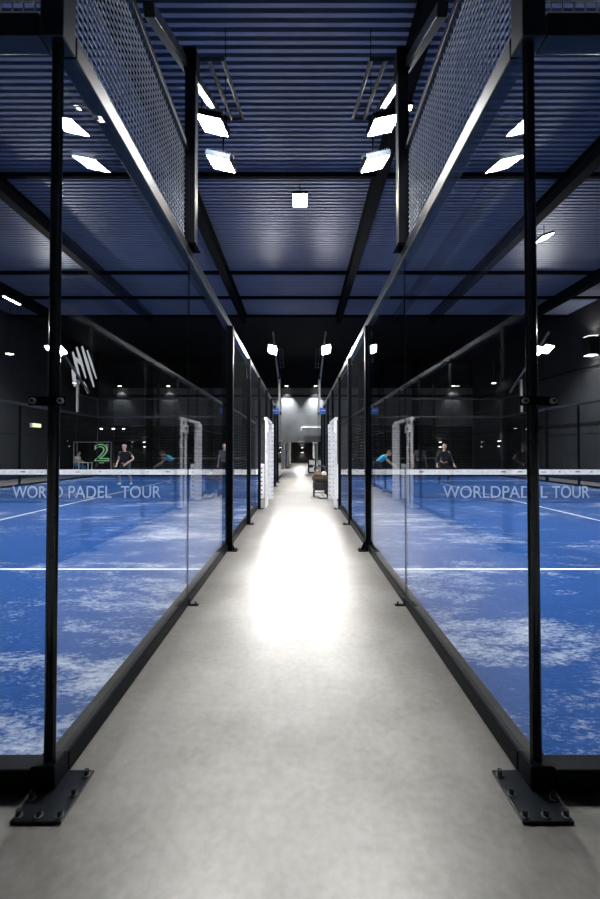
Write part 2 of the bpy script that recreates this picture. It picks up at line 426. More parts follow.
def court(s):
    xi = XI[s]; sd = SIDE[s]
    X = lambda u: s*(xi+u)
    Y = lambda v: Y0+v
    # turf with its painted lines
    mb = MB().box((X(BW), Y(BW), 0), (X(WID-BW), Y(LEN-BW), .018)); org = (X(WID/2), Y(LEN/2), 0)
    mb.origin = org
    turf = tag(mb.build('floor_turf', M['turf'], None), kind='structure')
    h = H(turf, org)
    lw = .05; zl = (.0175, .0195)
    for v in (3.05, LEN-3.05):
        MB().box((X(BW), Y(v-lw/2), zl[0]), (X(WID-BW), Y(v+lw/2), zl[1])).build('court_line', M['line'], h)
    MB().box((X(WID/2-lw/2), Y(3.05), zl[0]), (X(WID/2+lw/2), Y(LEN-3.05), zl[1])).build('court_line', M['line'], h)
    # enclosure
    e = thing('court_enclosure', (X(0), Y(0), 0),
              'black steel and glass padel court enclosure on the %s of the concrete aisle' % sd, 'court enclosure', None)
    # base and head rails
    def rail(nm, a, b, bev=.006, mat='steel'): return MB().box(a, b).build(nm, M[mat], e, bevel=bev)
    gates = (8.0, 10.05)
    for (u0, u1) in ((0, BW), (WID-BW, WID)):
        inner = u0 == 0
        if inner:
            rail('base_rail', (X(u0), Y(.105), .004), (X(u1), Y(gates[0]), ZB)); rail('base_rail', (X(u0), Y(gates[1]), .004), (X(u1), Y(LEN-.105), ZB))
        else: rail('base_rail', (X(u0), Y(.105), .004), (X(u1), Y(LEN-.105), ZB))
        rail('head_rail', (X(u0), Y(.105), ZT), (X(u1), Y(LEN-.105), ZT+.1), mat='steel_top')
    for (v0, v1) in ((0, BW), (LEN-BW, LEN)):
        rail('base_rail', (X(.105), Y(v0), .004), (X(WID-.105), Y(v1), ZB))
        rail('head_rail', (X(.105), Y(v0), ZT), (X(WID-.105), Y(v1), ZT+.1), mat='steel_top')
        rail('top_rail', (X(.1), Y(v0+.02), 4.16), (X(WID-.1), Y(v1-.02), 4.22), mat='steel_top')
    # corners: base block, slim round post, upper post
    for u in (0, WID-.1):
        for v in (0, LEN-.1):
            rail('corner_block', (X(u), Y(v), .012), (X(u+.1), Y(v+.1), .108))
            MB().tube((X(u+.05), Y(v+.05), .108), (X(u+.05), Y(v+.05), ZT), .023, 18).build('corner_post', M['post'], e, smooth=True)
            rail('upper_post', (X(u), Y(v), ZT), (X(u+.1), Y(v+.1), 4.22), mat='steel_top')
            # foot plate with bolts, on the outside of the corner
            du = -1 if u == 0 else 1; dv = -1 if v == 0 else 1
            cu, cv = u+.05, v+.05
            a = (X(cu+du*.16), Y(cv+dv*.185), .0); b = (X(cu-du*.035), Y(cv-dv*.06), .012)
            pl = rail('foot_plate', a, b, .002, 'steel_top')
            ph = sub(pl, e)
            for bu, bv in ((.14, -.03), (.14, .065), (.14, .162), (.06, .162), (-.018, .162), (-.018, .085)):
                x, y = X(cu+du*bu), Y(cv+dv*bv)
                q = MB(); q.tube((x, y, .012), (x, y, .0155), .0155, 16); q.tube((x, y, .0155), (x, y, .036), .0105, 6, mi=1)
                q.build('bolt', [M['grey_steel'], M['bolt']], ph)
            # bracket that clamps the two panes at mid height
            z = 1.62; uo = u if u == 0 else u+.1; q = 1 if u == 0 else -1; vo = v if v == 0 else v+.1; w = 1 if v == 0 else -1
            cl = MB().box((X(uo-q*.02), Y(vo+w*.018), z-.02), (X(uo+q*.14), Y(vo+w*.026), z+.02)).build('glass_clamp', M['steel'], e, bevel=.003)
            ch = sub(cl, e)
            for uu in (0., .118):
                k = MB(); c0 = X(uo+q*uu)
                k.tube((c0, Y(vo+w*.008), z), (c0, Y(vo+w*.018), z), .0135, 20)
                k.build('clamp_disc', M['wire'], ch)
                MB().tube((c0, Y(vo+w*.005), z), (c0, Y(vo+w*.009), z), .006, 12).build('clamp_bolt', M['bolt'], ch)
    # side posts
    side_v = [4.0, 6.0, 8.0, 10.05, 12.0, 14.0, 16.0]
    for u in (0, WID-.1):
        for v in side_v:
            w = .1 if v in (4.0, 16.0) else .07
            uu = (-.06 if s < 0 else -.025) if u == 0 else WID-w
            MB().box((X(uu-.004), Y(v-w/2), .004), (X(uu+w-.004), Y(v+w/2), ZT)).build('side_post', M['steel'], e, bevel=.005)
            du = -1 if u == 0 else 1; ue = 0 if u == 0 else WID
            q = MB().box((X(ue), Y(v-.07), 0), (X(ue+du*.13), Y(v+.07), .01))
            if v in (4.0, 16.0):
                # gusset
                g = [(X(ue+du*.004), Y(v-.005), .01), (X(ue+du*.1), Y(v-.005), .01), (X(ue+du*.015), Y(v-.005), .19), (X(ue+du*.004), Y(v-.005), .19)]
                g2 = [(x, y+.01, z) for x, y, z in g]
                q.quad(g).quad(g2)
                for i in range(4): q.quad([g[i], g[(i+1) % 4], g2[(i+1) % 4], g2[i]])
            pl = q.build('foot_plate', M['steel'], e); ph = sub(pl, e)
            for dv in (-.045, .045):
                x, y = X(ue+du*.1), Y(v+dv)
                MB().tube((x, y, .01), (x, y, .03), .009, 6).build('bolt', M['bolt'], ph)
        # little feet at the glass joints
        for v in (2.0, 18.0):
            du = -1 if u == 0 else 1; ue = 0 if u == 0 else WID
            q = MB().box((X(ue), Y(v-.02), 0), (X(ue+du*.085), Y(v+.02), .009)).box((X(ue), Y(v-.02), .009), (X(ue+du*.008), Y(v+.02), .06))
            pl = q.build('foot_plate', M['steel'], e); x, y = X(ue+du*.06), Y(v)
            MB().tube((x, y, .009), (x, y, .034), .009, 6).build('bolt', M['bolt'], sub(pl, e))
    # glass
    t = .006
    def pane(axis, c, a0, a1):
        mb = MB(); z0, z1 = ZB-.012, ZT+.012
        if axis == 'y': q = ((X(c-t), a0, z0), (X(c+t), a1, z1))
        else: q = ((a0, c-t, z0), (a1, c+t, z1))
        mb.box(*q)
        k = (3, 5) if axis == 'y' else (2, 4)
        big = (3, 5) if axis == 'y' else (2, 4)
        for i in range(6): mb.mi[i] = 0 if i in big else 1
        return mb.build('glass_panel', [M['glass'], M['edge']], e)
    g = .004
    for u in (.016, WID-.016):
        for (a, b) in ((.02, 2.0), (2.0, 3.95), (16.05, 18.0), (18.0, LEN-.02)):
            pane('y', u, Y(a+g), Y(b-g))
    for v in (.05, LEN-.05):
        ks = [.03, 2., 4., 6., 8., WID-.03]
        for a, b in zip(ks, ks[1:]): pane('x', Y(v), X(a+g), X(b-g))
    # wire mesh: above the end glass, above the first side pane, along the sides
    for v in (.045, LEN-.045):
        ks = [.1, 2., 4., 6., 8., WID-.1]
        for a, b in zip(ks, ks[1:]):
            mesh_grid(MB(), 'x', Y(v), X(a), X(b), ZT+.1, 4.16, .05, .0036 if v < 1 else .0014).build('mesh_panel', M['wire' if v < 1 else 'wire_dark'], e)
    for u in (.045, WID-.045):
        for (a, b) in ((.1, 2.0), (18.0, LEN-.1)):
            mesh_grid(MB(), 'y', X(u), Y(a), Y(b), ZT+.1, 4.16, .045, .0036 if a < 1 else .0014).build('mesh_panel', M['wire' if a < 1 else 'wire_dark'], e)
            rail('top_rail', (X(u-.03), Y(a), 4.16), (X(u+.03), Y(b), 4.22), mat='steel_top')
        for a, b in zip(side_v, side_v[1:]):
            gate = (a, b) == (8.0, 10.05) and u < 1
            z0 = 2.22 if gate else ZB
            mesh_grid(MB(), 'y', X(u), Y(a), Y(b), z0, ZT, .05, .0015).build('mesh_panel', M['wire_dark'], e)
            rail('mid_rail', (X(u-.02), Y(a), 2.03 if not gate else 2.18), (X(u+.02), Y(b), 2.07 if not gate else 2.22), .003)
    # net
    ny = Y(LEN/2); u0, u1 = .12, WID-.12
    nt = thing('padel_net', (X(WID/2), ny, .018), 'padel net with white tape and court lettering on the %s blue court' % sd, 'net', None)
    MB().box((X(u0), ny-.004, .03), (X(u1), ny+.004, .78)).build('net_mesh', M['net'], nt)
    MB().box((X(u0), ny-.012, .71), (X(u1), ny+.012, .855)).build('tape', M['tape'], nt)
    q = MB(); rr = random.Random(3+s)
    u = u0+.3
    while u < u1-.3:
        w = rr.choice((.03, .05, .14)); q.box((X(u), ny-.0135, .775), (X(u+w), ny-.0115, .775+rr.choice((.018, .03)))); u += rr.uniform(.45, .8)
    q.build('tape_print', M['hole'], nt)
    words = (('WORLD', -8.36, -6.90), ('PADEL', -6.73, -5.48), ('TOUR', -5.21, -4.05)) if s < 0 else (('WORLDPADEL', 4.16, 7.19), ('TOUR', 7.34, 8.42))
    for wd, xa, xb in words:
        q = MB(); q.add_mesh(text_mesh(wd), 0, fit_text(text_mesh(wd), xa, xb, .03, .38, ny-.012))
        q.build('lettering', M['letters'], nt)
    for uu in (u0-.02, u1+.02):
        po = MB().box((X(uu-.075), ny-.06, .018), (X(uu+.075), ny+.06, 1.02)).build('net_post', M['perf'], nt, bevel=.01)
        q = MB()
        for k in range(7):
            z = .14+k*.125
            q.tube((X(uu), ny-.0615, z), (X(uu), ny-.055, z), .022, 10)
            q.tube((X(uu-.0765), ny, z), (X(uu-.07), ny, z), .02, 10); q.tube((X(uu+.0765), ny, z), (X(uu+.07), ny, z), .02, 10)
        q.build('post_hole', M['hole'], sub(po, nt))
    # white frame of the entrance, standing on the aisle side of the fence
    ga, gb = 8.25, 9.95
    gx = -.15 if s < 0 else -.04
    gt = thing('gate_frame', (X(gx), Y((ga+gb)/2), 0), 'white perforated entrance frame at the %s court, halfway down the aisle' % sd, 'gate frame', None)
    for v, uu, w, d in ((ga, gx-.02, .05, .06), (ga+.35, gx-.02, .05, .05)):
        MB().box((X(uu-w/2), Y(v-d/2), 0), (X(uu+w/2), Y(v+d/2), 2.17)).build('jamb', M['white'], gt, bevel=.004)
    fj = MB().box((X(gx-.09), Y(gb-.07), 0), (X(gx+.09), Y(gb+.07), 2.17)).build('jamb', M['perf'], gt, bevel=.006)
    q = MB()
    for k in range(17):
        z = .12+k*.12
        for uu in (gx-.055, gx+.055):
            q.tube((X(uu), Y(gb-.0715), z), (X(uu), Y(gb-.06), z), .014, 8)
        for vv in (gb-.03, gb+.03):
            q.tube((X(gx-.0915), Y(vv), z), (X(gx-.08), Y(vv), z), .014, 8)
    q.build('jamb_hole', M['hole'], sub(fj, gt))
    MB().box((X(gx-.045), Y(ga-.03), 2.17), (X(gx+.03), Y(gb+.07), 2.24)).build('lintel', M['white'], gt, bevel=.004)
    bx = MB().box((X(gx-.075), Y(ga-.03), 1.86), (X(gx-.045), Y(ga+.4), 2.06)).build('latch_box', M['white'], gt, bevel=.005)
    MB().box((X(gx-.078), Y(ga+.1), 1.92), (X(gx-.074), Y(ga+.22), 2.0)).build('latch_plate', M['hole'], sub(bx, gt))

for s in (-1, 1): court(s)

# ------------------------------------------------------------------ floodlight masts
def rotx(a): return Matrix.Rotation(a, 3, 'X')
def mast(s, outer, far):
    xi = XI[s]; sd = SIDE[s]; inward = s if not outer else -s
    x = s*(xi+.002) if not outer else s*(xi+WID-.045)
    v = 2.0 if not far else LEN-2.0
    y = Y0+v; d = 1 if not far else -1
    z0 = ZT+.1; zt = 5.06
    words = {(0, 0): 'nearest dark floodlight mast on the fence of the %s court, beside the aisle',
             (0, 1): 'far grey floodlight mast beside the aisle on the %s court fence',
             (1, 0): 'floodlight mast on the near outer fence of the %s court',
             (1, 1): 'floodlight mast on the far outer fence of the %s court'}[(int(outer), int(far))] % sd
    m = thing('floodlight_mast', (x, y, z0), words, 'floodlight')
    pm = 'grey_steel' if far else 'steel_top'
    MB().box((x-.05, y-.05, z0), (x+.05, y+.05, zt)).build('pole', M[pm], m, bevel=.006)
    MB().box((x-.07, y-.09, z0), (x+.07, y+.09, z0+.012)).build('base_plate', M['steel'], m, bevel=.002)
    # a steep arm that leans from the pole's head over the court, lamps hanging under its end
    xa = x+inward*.02
    SL = .6
    P = lambda dv: (x+inward*(.02+.055*max(dv, 0)), y+d*dv, 5.02+SL*dv)
    a, b = P(-1.0), P(2.5)
    c = [(i+j)/2 for i, j in zip(a, b)]; ln = math.dist(a, b)
    dr = (Vector(b)-Vector(a)).normalized(); RA = dr.to_track_quat('Y', 'Z').to_matrix()
    MB().obox(c, (.075, ln, .08), RA).build('arm', M[pm], m, bevel=.004)
    MB().box((x-.06, y-.07, zt-.14), (x+.06, y+.07, zt+.06)).build('bracket', M['steel'], m, bevel=.004)
    q = MB()
    a = (y+d*.35, 5.42); b = (y+d*1.75, 5.98)
    for dx in (.07, .22):
        q.tube((x-inward*dx, a[0], a[1]), (x-inward*dx, b[0], b[1]), .024, 4)
    for k in range(5):
        t_ = k/4; yy = a[0]+(b[0]-a[0])*t_; zz = a[1]+(b[1]-a[1])*t_
        q.tube((x+inward*.02 if k in (0, 4) else x-inward*.07, yy, zz), (x-inward*.24, yy, zz), .022 if k in (0, 4) else .012, 4)
    q.build('cable_tray', M['steel_top'], m)
    for k, (dv, zc) in enumerate(((1.76, 5.93), (2.38, 5.84))):
        ax, ay, az = P(dv)
        R = Matrix.Rotation(inward*-.22, 3, 'Y') @ rotx(.26 if not far else -.5)
        cc = Vector((x+inward*.19, ay, zc))
        hd = MB().obox(cc, (.37, .48, .07), R)
        for f in range(9): hd.obox(cc + R @ Vector((-.16+.04*f, 0, .055)), (.006, .36, .045), R)
        hd = hd.build('lamp_head', M['steel'], m); hh = sub(hd, m)
        MB().obox(cc + R @ Vector((0, 0, -.038)), (.33, .44, .006), R).build('lens', M['flood_far' if far else 'flood'], hh)
        q = MB()
        for sx in (-1, 1):
            q.obox(cc + R @ Vector((sx*.185, 0, .03)), (.01, .05, .14), R)
        q.obox((cc + R @ Vector((0, 0, .1))), (.38, .05, .012), R)
        q.tube(cc + R @ Vector((0, 0, .1)), (ax, ay, az), .014, 8)
        q.build('yoke', M['steel'], hh)
    return x+inward*.15, y+d*2.45
ends = {}
for s in (-1, 1):
    for outer in (False, True):
        for far in (False, True):
            ends[(s, outer, far)] = mast(s, outer, far)
for s in (-1, 1):
    x, y = ends[(s, False, False)]
    single(MB().tube((x, y, 6.5), (x, y, CEIL), .006, 8), 'suspension_cable', M['black'], (x, y, 6.5),
           'thin dark cable from the ceiling to the %s floodlight arm' % SIDE[s], 'cable')

# ------------------------------------------------------------------ other lamps
def downlight(x, y, label, mat, sx=.16, sy=.3, z=CEIL, drop=.12, tilt=0., name='ceiling_lamp'):
    t = thing(name, (x, y, z), label, 'lamp')
    zb = z-drop
    MB().tube((x, y, z), (x, y, zb+.05), .012, 8).build('stem', M['black'], t)
    R = Matrix.Rotation(tilt, 3, 'Y')
    MB().obox((x, y, zb+.03), (sx+.04, sy+.04, .06), R).build('housing', M['steel'], t, bevel=.006)
    MB().obox(Vector((x, y, zb+.03)) + R @ Vector((0, 0, -.034)), (sx, sy, .012), R).build('diffuser', mat, t)
downlight(0, 9.75, 'warm white ceiling lamp hanging over the middle of the aisle', M['warm'], .34, .5, drop=.42)
downlight(7.15, 11.6, 'tilted white ceiling lamp above the right court', M['lampw'], .34, .34, drop=.36, tilt=-.35)
downlight(-1.82, 7.3, 'small added lamp standing for a lens ghost beside the left floodlight mast', M['small'], .1, .1, drop=.45)  # this and the next two are added in place of lens ghosts
downlight(1.68, 7.3, 'small added lamp standing for a lens ghost beside the right floodlight arm', M['small'], .13, .13, drop=.45)
downlight(1.95, 7.05, 'small added lamp standing for a lens ghost right of the right floodlight mast', M['small'], .1, .1, drop=.45)
downlight(-11.9, 16.4, 'narrow white ceiling strip lamp above the far side of the left court', M['lampw'], .10, .9, drop=.4)
downlight(-13.2, 18.1, 'small white lamp hanging by the left wall', M['small'], .22, .22, drop=2.2)
downlight(13.0-.35, 26.0, 'small lamp hanging by the far end of the right wall', M['small'], .2, .2, drop=2.2)

# far wall washers
for i, (x, wd) in enumerate(((-13.4, 'at its left end'), (-9.8, 'above the court number panel'), (-1.0, 'above the passage, left of the pair'),
                             (1.15, 'above the passage, right of the pair'), (11.4, 'at its right end'))):
    t = thing('wall_washer', (x, FAR, 6.2), 'black wall washer lamp on the far wall '+wd, 'lamp', None)
    MB().box((x-.12, FAR-.42, 6.2), (x+.12, FAR, 6.28)).build('housing', M['black'], t, bevel=.004)
    MB().box((x-.1, FAR-.4, 6.185), (x+.1, FAR-.3, 6.2)).build('lens', M['small'], t)
    l = bpy.data.lights.new('wall_wash', 'SPOT'); l.energy = 260 if abs(x) > 2 else 2200; l.spot_size = 1.5; l.spot_blend = .9; l.shadow_soft_size = .06
    l.color = (.95, .97, 1)
    o = bpy.data.objects.new('wall_wash', l); COL.objects.link(o); o.location = (x, FAR-.35, 6.16); o.rotation_euler = (math.radians(8 if abs(x) > 2 else -6), 0, 0)
    o.parent = bpy.data.objects[t['_n']]; o.location = (0, -.35, -.04)

# up and down wall lamps
def sconce(x, y, z, nrm, label, e=14, size=1., sp=True):
    t = thing('wall_lamp', (x, y, z), label, 'lamp')
    n_ = Vector(nrm); c = Vector((x, y, z)) + n_*.09*size; w = .09*size; hgt = .17*size
    MB().box(c-Vector((w, w, hgt)), c+Vector((w, w, hgt))).build('housing', M['black'], t, bevel=.01*size)
    for sgn in (-1, 1):
        a = c+Vector((-w*.8, -w*.8, sgn*hgt)); b = c+Vector((w*.8, w*.8, sgn*(hgt+.012)))
        MB().box(a, b).build('lens', M['small'], t)
        if sp:
            l = bpy.data.lights.new('sconce_light', 'SPOT'); l.energy = e; l.color = (1, .82, .66); l.spot_size = 2.0; l.spot_blend = .7; l.shadow_soft_size = .04
            o = bpy.data.objects.new('sconce_light', l); COL.objects.link(o); o.parent = bpy.data.objects[t['_n']]
            o.location = n_*.12*size + Vector((0, 0, sgn*(hgt+.05))); o.rotation_euler = (0 if sgn < 0 else PI, 0, 0)
sconce(13, 17.5, 6.0, (-1, 0, 0), 'wall lamp shining up and down high on the right wall', 160, 2.4)
sconce(-11.62, FAR-.09, 1.85, (0, -1, 0), 'small up and down wall lamp behind the player in black with the racket', 10)
sconce(10.45, FAR-.09, 1.85, (0, -1, 0), 'small up and down wall lamp behind the player in the dark tracksuit', 10)
sconce(13, 25.9, 1.85, (-1, 0, 0), 'small up and down wall lamp low on the right wall', 10)
sconce(.25, 46, 1.45, (0, -1, 0), 'small wall lamp at the end of the passage', 60, 1.6)
# row of small lights under a dark rail on the left
for x, w in ((-13.4, 'left'), (-12.6, 'middle'), (-11.9, 'right')):
    q = thing('spot_lamp', (x, 27, 2.95), '%s one of three tiny white spots above the number panel' % w, 'lamp', None)
    MB().box((x-.06, 26.95, 2.88), (x+.06, 27.05, 3.0)).build('housing', M['black'], q)
    MB().box((x-.07, 26.93, 2.86), (x+.07, 27.0, 2.9)).build('lens', M['small'], q)
tag(struct(MB().box((-14, 26.96, 3.0), (-11.4, 27.04, 3.1)), 'trim_%d' % n, M['black'], (-13, 27, 3))); n += 1
t = thing('exit_lamp', (-13.9, 21, 2.7), 'pale green glowing exit lamp on the left wall', 'lamp')
MB().box((-14, 20.7, 2.62), (-13.86, 21.4, 2.84)).build('housing', M['white'], t, bevel=.01)
MB().box((-13.865, 20.73, 2.64), (-13.84, 21.37, 2.82)).build('diffuser', M['green_l'], t)

# unseen lamps added to brighten the passage and the far floor
for y in (34., 40.):
    downlight(.1, y, 'added square fill lamp hidden in the passage, %s the opening' % ('just beyond' if y < 36 else 'further beyond'), M['passage'], .5, .9, z=2.5, drop=.07)

# ------------------------------------------------------------------ signs
for s in (-1, 1):
    x = s*(XI[s]-.03); y = 15.58
    t = thing('hanging_sign', (x, y, 2.88), 'small blue sign projecting over the aisle from the %s fence' % SIDE[s], 'sign')
    MB().box((x-.16, y-.012, 2.83), (x+.16, y+.012, 3.07)).build('panel', M['blue'], t, bevel=.004)
    MB().box((x-.02, y+.012, 2.9), (x+.02, Y0+14.0-.03, 3.0)).build('bracket', M['steel'], t)
    MB().box((x-.11, y-.0145, 2.96), (x+.11, y-.0125, 2.98)).build('print', M['cloth_w'], t)

# number panel
nx0, nx1, nyy = -13.35, -11.12, 23.6
t = thing('number_panel', ((nx0+nx1)/2, nyy, 0), 'dark framed panel with a green outlined number 2 behind the left court', 'sign')
fr = MB()
for a, b in (((nx0, 0), (nx0+.04, 1.92)), ((nx1-.04, 0), (nx1, 1.92)), ((nx0, 1.88), (nx1, 1.92)), ((nx0, 0), (nx1, .05)), ((nx0+.2, 0), (nx0+.225, 1.88))):
    fr.box((a[0], nyy-.04, a[1]), (b[0], nyy+.04, b[1]))
fr.build('frame', M['wire'], t)
MB().box((nx0+.04, nyy, .05), (nx1-.04, nyy+.03, 1.88)).build('panel', M['black'], t)
me = text_mesh('2', .022); q = MB(); q.add_mesh(me, 0, fit_text(me, nx0+1.22, nx1-.12, .78, 1.8, nyy-.03)); q.build('numeral', M['neon'], t)
MB().box((nx0+1.52, nyy-.02, .66), (nx0+1.80, nyy-.004, .71)).build('caption', M['cloth_w'], t)

# slanted white strokes on a hanging banner
bx = -13.6
t = thing('banner', (bx, 24.9, 8), 'black hanging banner with slanted white strokes given an added glow by the left wall', 'banner')
MB().box((bx-.01, 23.6, 5.0), (bx+.01, 26.9, 7.95)).build('cloth', M['black'], t)
q = MB()
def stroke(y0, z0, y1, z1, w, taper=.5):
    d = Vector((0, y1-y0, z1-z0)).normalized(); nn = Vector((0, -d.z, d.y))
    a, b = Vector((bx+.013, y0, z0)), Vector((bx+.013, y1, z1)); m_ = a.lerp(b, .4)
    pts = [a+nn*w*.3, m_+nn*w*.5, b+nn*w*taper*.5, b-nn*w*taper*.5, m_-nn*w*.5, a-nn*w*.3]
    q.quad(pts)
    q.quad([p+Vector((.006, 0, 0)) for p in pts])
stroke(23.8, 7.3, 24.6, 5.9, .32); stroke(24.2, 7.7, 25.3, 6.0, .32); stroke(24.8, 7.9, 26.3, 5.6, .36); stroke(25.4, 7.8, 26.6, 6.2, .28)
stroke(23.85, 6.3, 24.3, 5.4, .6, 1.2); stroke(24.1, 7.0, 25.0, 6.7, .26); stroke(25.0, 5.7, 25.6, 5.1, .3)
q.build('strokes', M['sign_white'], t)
MB().tube((bx, 23.7, 7.95), (bx, 23.7, 8), .008, 6).tube((bx, 26.8, 7.95), (bx, 26.8, 8), .008, 6).build('hanger', M['black'], t)

# white bar on the far wall and white columns in the passage
t = thing('wall_bar', (.9, FAR, 3.13), 'white horizontal bar fixed to the far wall above the passage', 'bar')
MB().tube((.08, FAR-.12, 3.14), (1.72, FAR-.12, 3.14), .035, 10).tube((.08, FAR-.12, 3.14), (.08, FAR-.12, 2.9), .035, 10).build('bar', M['white'], t)
MB().tube((1.6, FAR, 3.14), (1.6, FAR-.12, 3.14), .02, 8).tube((.4, FAR, 3.14), (.4, FAR-.12, 3.14), .02, 8).build('bracket', M['white'], t)
for x, y, w in ((-.98, 32.5, 'left'), (-1.0, 38.5, 'further left'), (1.27, 32.2, 'right'), (1.3, 37, 'further right')):
    t = thing('passage_column', (x, y, 0), 'white square column against the %s side of the passage' % w, 'column', None)
    MB().box((x-.11, y-.12, .06), (x+.11, y+.12, 2.42)).build('shaft', M['white'], t, bevel=.01)
    MB().box((x-.14, y-.15, 0), (x+.14, y+.15, .06)).build('foot', M['black'], t)
    MB().box((x-.13, y-.14, 2.42), (x+.13, y+.14, 2.5)).build('cap', M['black'], t)

# ------------------------------------------------------------------ bags and trolleys in the aisle
def wheel(t, c, r, ax=(1, 0, 0)):
    w = MB().ring(c, r, r*.2, ax, 22, 8).build('wheel', M['rubber'], t, smooth=True); hh = sub(w, t)
    q = MB()
    a = Vector(ax).normalized(); u = a.orthogonal().normalized(); v = a.cross(u)
    for k in range(5):
        th = 2*PI*k/5; q.tube(c, Vector(c)+(u*math.cos(th)+v*math.sin(th))*r, r*.06, 6)
    q.tube(Vector(c)-a*.02, Vector(c)+a*.02, r*.18, 10)
    q.build('spoke', M['chrome'], hh)

cx, cy = .62, 12.4
t = thing('wheeled_trolley', (cx, cy, 0), 'black wheeled trolley standing in the aisle by the right gate frame', 'trolley')
for dx, dy, r in ((-.20, -.22, .11), (.2, -.22, .11), (-.18, .28, .13), (.18, .28, .13)): wheel(t, (cx+dx, cy+dy, r*1.2), r)
q = MB()
for sx in (-.17, .17):
    q.path([(cx+sx, cy-.22, .13), (cx+sx, cy+.05, .38), (cx+sx, cy+.38, .86), (cx+sx, cy+.48, .9)], .013)
    q.path([(cx+sx, cy+.28, .15), (cx+sx, cy+.05, .38), (cx+sx, cy-.2, .5)], .013)
q.tube((cx-.17, cy+.48, .9), (cx+.17, cy+.48, .9), .016); q.tube((cx-.2, cy-.22, .132), (cx+.2, cy-.22, .132), .01); q.tube((cx-.18, cy+.28, .156), (cx+.18, cy+.28, .156), .01)
q.build('frame', M['steel_top'], t)
q = MB().box((cx-.22, cy-.24, .2), (cx+.22, cy+.27, .45)); q.build('basket', M['cloth_k'], t, bevel=.04)
t2 = thing('duffel_bag', (cx, cy, .45), 'brown duffel bag lying across the wheeled trolley', 'bag')
MB().box((cx-.25, cy-.18, .45), (cx+.25, cy+.2, .65)).build('body', M['brown'], t2, bevel=.08)
for dx in (-.12, .12): MB().ring((cx+dx, cy+.01, .55), .2, .008, (1, 0, 0), 28, 6).build('strap', M['cloth_k'], t2)
t2 = thing('shoulder_bag', (cx-.08, cy-.05, .65), 'tan shoulder bag piled on top of the brown duffel bag', 'bag')
MB().box((cx-.2, cy-.12, .65), (cx+.03, cy+.06, .78)).build('body', M['tan'], t2, bevel=.03)
MB().ring((cx-.08, cy-.03, .79), .06, .008, (0, 1, 0)).build('strap', M['brown'], t2)
t2 = thing('white_cap', (cx+.12, cy, .65), 'white cap with a short peak resting on the trolley bags', 'cap')
MB().ball((cx+.12, cy+.02, .69), .085, .1, .075).build('crown', M['cloth_w'], t2, smooth=True)
MB().ball((cx+.12, cy-.1, .67), .075, .07, .012).build('peak', M['cloth_w'], t2, smooth=True)
# a pair of pale trainers on the floor
for i, (dx, ro, w) in enumerate(((.10, .3, 'left'), (.24, -.1, 'right'))):
    x, y = cx+dx-.12, cy-.62
    R = Matrix.Rotation(ro, 3, 'Z')
    t3 = thing('trainer', (x, y, 0), 'pale trainer in front of the wheeled trolley, the %s of the pair' % w, 'shoe', None)
    MB().obox((x, y, .012), (.085, .26, .024), R).build('sole', M['rubber'], t3, bevel=.01)
    q = MB(); q.ball(Vector((x, y, .06))+R @ Vector((0, -.05, -.01)), .042, .09, .04, rot=R); q.ball(Vector((x, y, .07))+R @ Vector((0, .06, 0)), .042, .07, .055, rot=R)
    q.build('upper', M['cloth_w'], t3, smooth=True)
# kit bag further back
def kitbag(cx, cy, label, w=.4, hgt=1.0):
    t = thing('kit_bag', (cx, cy, 0), label, 'bag')
    MB().box((cx-w/2, cy-.18, .05), (cx+w/2, cy+.18, hgt)).build('body', M['cloth_k'], t, bevel=.07)
    q = MB().box((cx-w*.34, cy-.195, hgt*.62), (cx+w*.34, cy-.175, hgt*.92)); q.build('pocket', M['cloth_w'], t, bevel=.008)
    q = MB().box((cx-w*.3, cy-.195, hgt*.16), (cx+w*.25, cy-.175, hgt*.42)); q.build('pocket', M['cloth_w'], t, bevel=.008)
    MB().ring((cx, cy, hgt), .09, .014, (0, 1, 0)).build('handle', M['cloth_k'], t)
    for dx in (-w*.36, w*.36): MB().tube((cx+dx-.02, cy-.1, .05), (cx+dx+.02, cy-.1, .05), .05, 14).build('wheel', M['rubber'], t)
kitbag(.72, 24.2, 'tall black kit bag with pale pockets, further down the aisle on the right', .5, .9)

# ------------------------------------------------------------------ people
def skin_mesh(verts, edges, radii, root=0, sub_=2):
    me = bpy.data.meshes.new('s'); me.from_pydata([tuple(v) for v in verts], edges, [])
    o = bpy.data.objects.new('s', me); COL.objects.link(o)
    md = o.modifiers.new('skin', 'SKIN'); md.use_smooth_shade = True
    for i, r in enumerate(radii):
        sv = me.skin_vertices[0].data[i]; sv.radius = (r, r) if not isinstance(r, tuple) else r; sv.use_root = (i == root)
    sb = o.modifiers.new('sub', 'SUBSURF'); sb.levels = sb.render_levels = sub_
    dg = bpy.context.evaluated_depsgraph_get(); dg.update()
    out = bpy.data.meshes.new_from_object(o.evaluated_get(dg))
    bpy.data.objects.remove(o)
    return out

